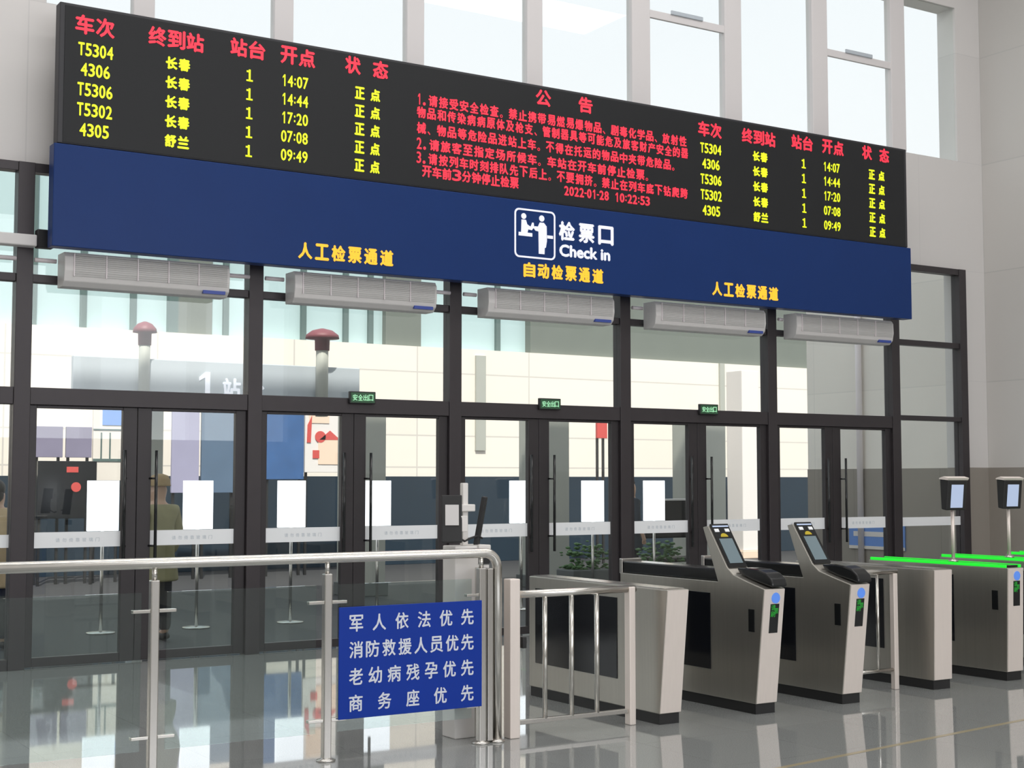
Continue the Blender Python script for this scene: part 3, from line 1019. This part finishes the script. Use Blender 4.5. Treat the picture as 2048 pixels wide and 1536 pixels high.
MB().box(5.45, 5.62, 12.15, 12.3, 4.22, 7.7).build('glazing_bar', M['bar_green'], bld)
MB().box(5.62, 6.25, 12.15, 12.3, 4.22, 7.7).build('upper_panel', M['dark_green_grey'], bld)
MB().box(9.78, 10.56, 12.15, 12.3, 4.22, 7.7).build('upper_panel', M['dark_green_grey'], bld)

# platform sign with its two posts
ps = thing('platform_sign', (3.8, 5.1, 0), 'wide grey-blue platform number sign hung between posts', 'sign')
MB().box(1.85, 5.76, 5.12, 5.22, 2.50, 3.14, .01).build('panel', M['sign_grey'], ps)
t_ = MB()
put_digits(t_, '1', 3.38, 3.72, 2.66, 3.0, 5.1195, .04, .008)
put_chars(t_, '站台', 3.78, 4.36, 2.80, .25, .27, 5.1195, .06, .008)
t_.build('lettering', M['white_letter'], ps)
for x in (2.62, 4.15):
    MB().box(x - .03, x + .03, 5.15, 5.19, -.004, 2.5).build('support', M['sign_grey'], ps)
for x, r, zt, cap in ((2.71, .07, 3.45, .15), (5.15, .085, 3.50, .23)):
    hg = MB().tube([(x, 5.03, 2.46), (x, 5.03, zt)], r, 14).build('hanger_post', M['pillar_grey'], ps)
    MB().lathe([(r * 1.15, zt - .15), (r * 1.2, zt), (cap, zt + .01), (cap * .95, zt + .06), (cap * .6, zt + .12), (.02, zt + .15)], x, 5.03).build('cap', M['lantern_red'], hg)
MB().box(11.71, 11.94, 11.95, 12.0, 2.2, 4.1).build('wall_panel', M['pillar_grey'], bld)
MB().box(18.06, 18.2, 11.95, 12.0, 1.68, 4.22).build('drainpipe', M['pillar_grey'], bld)
for k, (x, w) in enumerate(((2.95, .30), (6.06, .52), (9.15, .60), (12.2, .72))):
    t = thing('equipment_pillar', (x, 5.2, 0), 'square grey-green platform pillar behind the %s double door' % ['first', 'second', 'third', 'fourth'][k], 'pillar', 'platform pillars')
    MB().box(x - w / 2, x + w / 2, 5.4, 5.9, -.004, 2.55, .015).build('shaft', M['pillar_grey'], t)
    MB().box(x - w / 2 - .03, x + w / 2 + .03, 5.37, 5.93, -.004, .18, .01).build('base', M['planter'], t)

# white lit notice stands on the platform
for k, (x, lb) in enumerate(((1.48, 'behind the left leaf of the first door'), (2.525, 'behind the right leaf of the first door'), (3.63, 'behind the left leaf of the second door'), (4.725, 'behind the right leaf of the second door'),
                             (6.735, 'behind the left leaf of the third door'), (7.83, 'behind the right leaf of the third door'), (8.83, 'behind the left leaf of the fourth door'))):
    t = thing('notice_stand', (x, 2.5, 0), 'white lit notice stand ' + lb, 'notice stand', 'white notice stands on the platform')
    MB().box(x - .165, x + .165, 2.5, 2.55, 1.07, 1.60, .004).build('lit_panel', M['lightbox'], t)
    MB().tube([(x, 2.53, .02), (x, 2.53, 1.07)], .018, 10).build('pole', M['steel'], t)
    MB().lathe([(.15, -.004), (.15, .012), (.03, .022)], x, 2.53).build('foot', M['steel'], t)

# advertising boards in front of the building


def board_stand(x0, x1, z0, z1, material, label, y=10.0, deco=None, name='advert_board', cat='advert board'):
    t = thing(name, ((x0 + x1) / 2, y, 0), label, cat, 'boards in front of the building opposite')
    MB().box(x0, x1, y, y + .06, z0, z1, .006).build('sheet', material, t)
    for x in (x0 + .05, x1 - .05):
        MB().box(x - .02, x + .02, y + .06, y + .10, -.004, z1 - .05).build('post', M['black_matt'], t)
    if deco:
        for (a, b, c, d, m) in deco:
            MB().box(x0 + a * (x1 - x0), x0 + b * (x1 - x0), y - .012, y, z0 + c * (z1 - z0), z0 + d * (z1 - z0), .003).build('print', m, t)
    return t


board_stand(6.43, 7.12, 1.62, 3.3, M['poster_blue'], 'tall blue advert board beside the red and white one')
ob = board_stand(7.14, 7.95, 1.74, 3.1, M['poster_white'], 'white advert board with red shapes', deco=[(.08, .55, .62, .97, M['poster_peach']), (.30, .78, .10, .45, M['poster_peach'])])
MB().disc((7.42, 9.985, 2.35), .10, .012).build('red_disc', M['poster_red'], ob)
MB().prism([(7.40, 2.30), (7.60, 2.46), (7.80, 2.30)], 9.985, 9.997, 'Y').build('red_roof_print', M['poster_red'], ob)
MB().prism([(7.18, 2.55), (7.26, 2.72), (7.24, 2.25), (7.17, 2.25)], 9.985, 9.997, 'Y').build('red_band_print', M['poster_red'], ob)
MB().box(7.28, 7.40, 9.985, 9.997, 1.98, 2.12).build('pink_print', M['poster_red'], ob)
board_stand(4.80, 5.26, 1.40, 3.0, M['poster_lavender'], 'lavender grey advert board behind the first double door')
board_stand(5.30, 5.90, 1.40, 3.0, M['poster_slate'], 'slate blue advert board right of the lavender one')
board_stand(2.62, 3.05, 1.96, 2.44, M['poster_purple'], 'small purple-grey board, left of a pair', name='notice_board', cat='notice board')
board_stand(3.10, 3.50, 1.96, 2.44, M['poster_purple'], 'small purple-grey board, right of a pair', name='notice_board', cat='notice board')
board_stand(3.52, 3.98, 1.60, 2.75, M['poster_cream'], 'cream board with dark lines and a blue badge', deco=[(.30, .98, .76, .97, M['poster_sky']), (.25, .30, .30, .66, M['bar_green']), (.55, .60, .30, .66, M['bar_green']), (.0, 1.0, .26, .30, M['bar_green']), (.0, 1.0, .69, .71, M['bar_green'])])
rb = board_stand(2.60, 3.50, 1.02, 1.90, M['black_panel'], 'dark board with two red marks below the purple-grey pair', y=9.7, deco=[(.48, .68, .80, .90, M['poster_red'])], name='notice_board', cat='notice board')
MB().disc((3.18, 9.686, 1.50), .075, .014).build('red_mark', M['poster_red'], rb)
board_stand(13.28, 13.52, 2.42, 2.75, M['poster_red'], 'small red board behind the right leaf of the third door')
board_stand(15.26, 15.62, 1.55, 2.9, M['poster_slate'], 'narrow blue-grey board behind the fourth double door')
wc = thing('white_column', (17.2, 10.2, 0), 'sunlit white column behind the fourth double door', 'column')
MB().box(16.98, 17.45, 10.0, 10.5, .15, 3.9, .02).build('shaft', M['poster_white'], wc)
MB().box(16.93, 17.50, 9.95, 10.55, -.004, .15, .01).build('base', M['poster_peach'], wc)

# waiting-area bench and planters on the platform
bn = thing('bench', (10.4, 4.0, 0), 'black platform bench seen through the fourth double door', 'bench')
MB().box(10.0, 11.1, 4.2, 4.26, .75, 1.30, .02).build('backrest', M['black_matt'], bn)
MB().box(10.0, 11.1, 3.75, 4.22, .42, .48, .02).build('seat', M['black_matt'], bn)
MB().box(10.0, 11.1, 4.19, 4.27, 1.30, 1.33, .006).build('top_trim', M['plastic_white'], bn)
for x in (10.1, 11.0):
    for y in (3.82, 4.15):
        MB().box(x - .02, x + .02, y - .02, y + .02, -.004, .42).build('leg', M['steel'], bn)
random.seed(4)
for x, lb in ((8.2, 'behind the third double door'), (9.45, 'behind the fourth double door')):
    t = thing('planter', (x, 3.2, 0), 'dark planter with a low green shrub ' + lb, 'planter', 'planters on the platform')
    MB().box(x - .35, x + .35, 3.0, 3.4, -.004, .42, .015).build('trough', M['planter'], t)
    fo = MB()
    for k in range(150):
        a, b = random.uniform(-.32, .32), random.uniform(-.18, .18)
        z = .42 + random.random() ** 1.3 * .38 * (1 - abs(a) * 1.2)
        fo.ball((x + a, 3.2 + b, z), random.uniform(.02, .05), 1, (1, 1, .5))
    fo.build('shrub', M['leaf_green'], t)


# ------------------------------------------------------------------ people on the platform


def skin_mesh(name, verts, edges, radii, material, parent, sub=2, root=0):
    me = bpy.data.meshes.new(name)
    me.from_pydata([tuple(v) for v in verts], edges, [])
    o = bpy.data.objects.new(name, me)
    COL.objects.link(o)
    o.modifiers.new('skin', 'SKIN').use_smooth_shade = True
    lay = me.skin_vertices[0].data
    for i, r in enumerate(radii):
        lay[i].radius = r if isinstance(r, tuple) else (r, r)
        lay[i].use_root = (i == root)
    sd = o.modifiers.new('sub', 'SUBSURF')
    sd.levels = sd.render_levels = sub
    dg = bpy.context.evaluated_depsgraph_get()
    nm = bpy.data.meshes.new_from_object(o.evaluated_get(dg))
    bpy.data.objects.remove(o)
    bpy.data.meshes.remove(me)
    nm.name = name
    nm.materials.clear()
    nm.materials.append(material)
    for p in nm.polygons:
        p.use_smooth = True
    r = bpy.data.objects.new(name, nm)
    COL.objects.link(r)
    r.parent = parent
    return r


def person(loc, rz, h, coat, label, hat=None):
    """standing figure 1.70 m tall before scaling, facing local -Y"""
    t = thing('person', loc, label, 'person')
    t.rotation_euler = (0, 0, rz)
    t.scale = (h / 1.70,) * 3
    V, E, R = [], [], []

    def add(p, r, to=None):
        V.append(p)
        R.append(r)
        if to is not None:
            E.append((to, len(V) - 1))
        return len(V) - 1
    pel = add((0, 0, .92), (.125, .095))
    wst = add((0, 0, 1.06), (.135, .10), pel)
    ch = add((0, .005, 1.24), (.155, .11), wst)
    sh = add((0, .01, 1.36), (.11, .085), ch)
    nk = add((0, .0, 1.45), .055, sh)
    sk = add((0, -.005, 1.53), (.068, .078), nk)
    cr = add((0, .0, 1.61), (.074, .088), sk)
    tp = add((0, .005, 1.665), (.05, .06), cr)
    add((0, -.095, 1.55), .013, sk)                         # nose
    for s in (-1, 1):
        hp = add((s * .085, 0, .84), .075, pel)
        kn = add((s * .10, -.01, .48), .062, hp)
        an = add((s * .10, .01, .09), .042, kn)
        add((s * .11, -.14, .035), (.042, .03), an)
        so = add((s * .175, .01, 1.37), .062, sh)
        el = add((s * .235, .02, 1.10), .045, so)
        wr = add((s * .225, -.09, .88), .030, el)
        pm = add((s * .222, -.115, .81), (.034, .020), wr)
        for k in range(4):
            b = add((s * .222, -.145 + k * .018, .765), .0095, pm)
            add((s * .215, -.150 + k * .017, .715 + abs(k - 1.5) * .006), .0085, b)
        th = add((s * .205, -.145, .82), .011, pm)
        add((s * .195, -.165, .785), .0095, th)
        add((s * .078, .0, 1.57), (.010, .022), sk)          # ears
    skin_mesh('body', V, E, R, M['skin'], t)
    # coat
    V, E, R = [], [], []
    a0 = add((0, 0, 1.0), (.195, .155))
    a1 = add((0, .005, 1.22), (.185, .14), a0)
    a2 = add((0, .01, 1.36), (.14, .115), a1)
    add((0, .008, 1.425), (.085, .082), a2)
    b1 = add((0, 0, .80), (.235, .19), a0)
    b2 = add((0, 0, .64), (.25, .20), b1)
    add((0, 0, .615), (.25, .20), b2)
    for s in (-1, 1):
        so = add((s * .18, .01, 1.36), .085, a2)
        el = add((s * .245, .02, 1.10), .068, so)
        add((s * .228, -.085, .90), .055, el)
    skin_mesh('coat', V, E, R, coat, t)
    V, E, R = [], [], []
    p0 = add((0, 0, .90), (.13, .10))
    for s in (-1, 1):
        hp = add((s * .088, 0, .80), .088, p0)
        kn = add((s * .10, -.01, .48), .08, hp)
        add((s * .10, .005, .09), .066, kn)
    skin_mesh('trousers', V, E, R, M['trousers'], t)
    for s in (-1, 1):
        mb = MB().ball((s * .105, -.055, .05), .06, 2, (.85, 2.2, .85))
        o = mb.build('shoe', M['black_matt'])
        o.parent = t
    mb = MB()
    if hat:
        mb.lathe([(.118, 1.615), (.112, 1.63), (.108, 1.68), (.085, 1.725), (.03, 1.745)], 0, .01)
        o = mb.build('hat', hat)
    else:
        mb.ball((0, .018, 1.625), .098, 3, (.95, 1.05, .98))
        mb.ball((0, .045, 1.56), .088, 2, (.95, .85, 1.0))
        for v in list(mb.bm.verts):
            if v.co.y < -.035 and v.co.z < 1.635:
                v.co.y = -.02
        o = mb.build('hair', M['hair'])
    o.parent = t
    e = MB()
    for s in (-1, 1):
        e.ball((s * .030, -.080, 1.575), .009, 1)
    o = e.build('eyes', M['hair'])
    o.parent = t
    m_ = MB().box(-.022, .022, -.085, -.076, 1.508, 1.516)
    o = m_.build('mouth', M['poster_red'])
    o.parent = t
    return t


person((1.74, 1.5, -.004), math.radians(200), 1.63, M['coat_olive'], 'person in an olive coat and tan hat behind the first double door', M['hat_tan'])
person((.18, 1.6, -.004), math.radians(160), 1.60, M['coat_tan'], 'person in a tan coat at the left edge of the picture')
person((9.62, 4.1, -.004), math.radians(80), 1.62, M['coat_dark'], 'person in dark clothes behind the fourth double door')
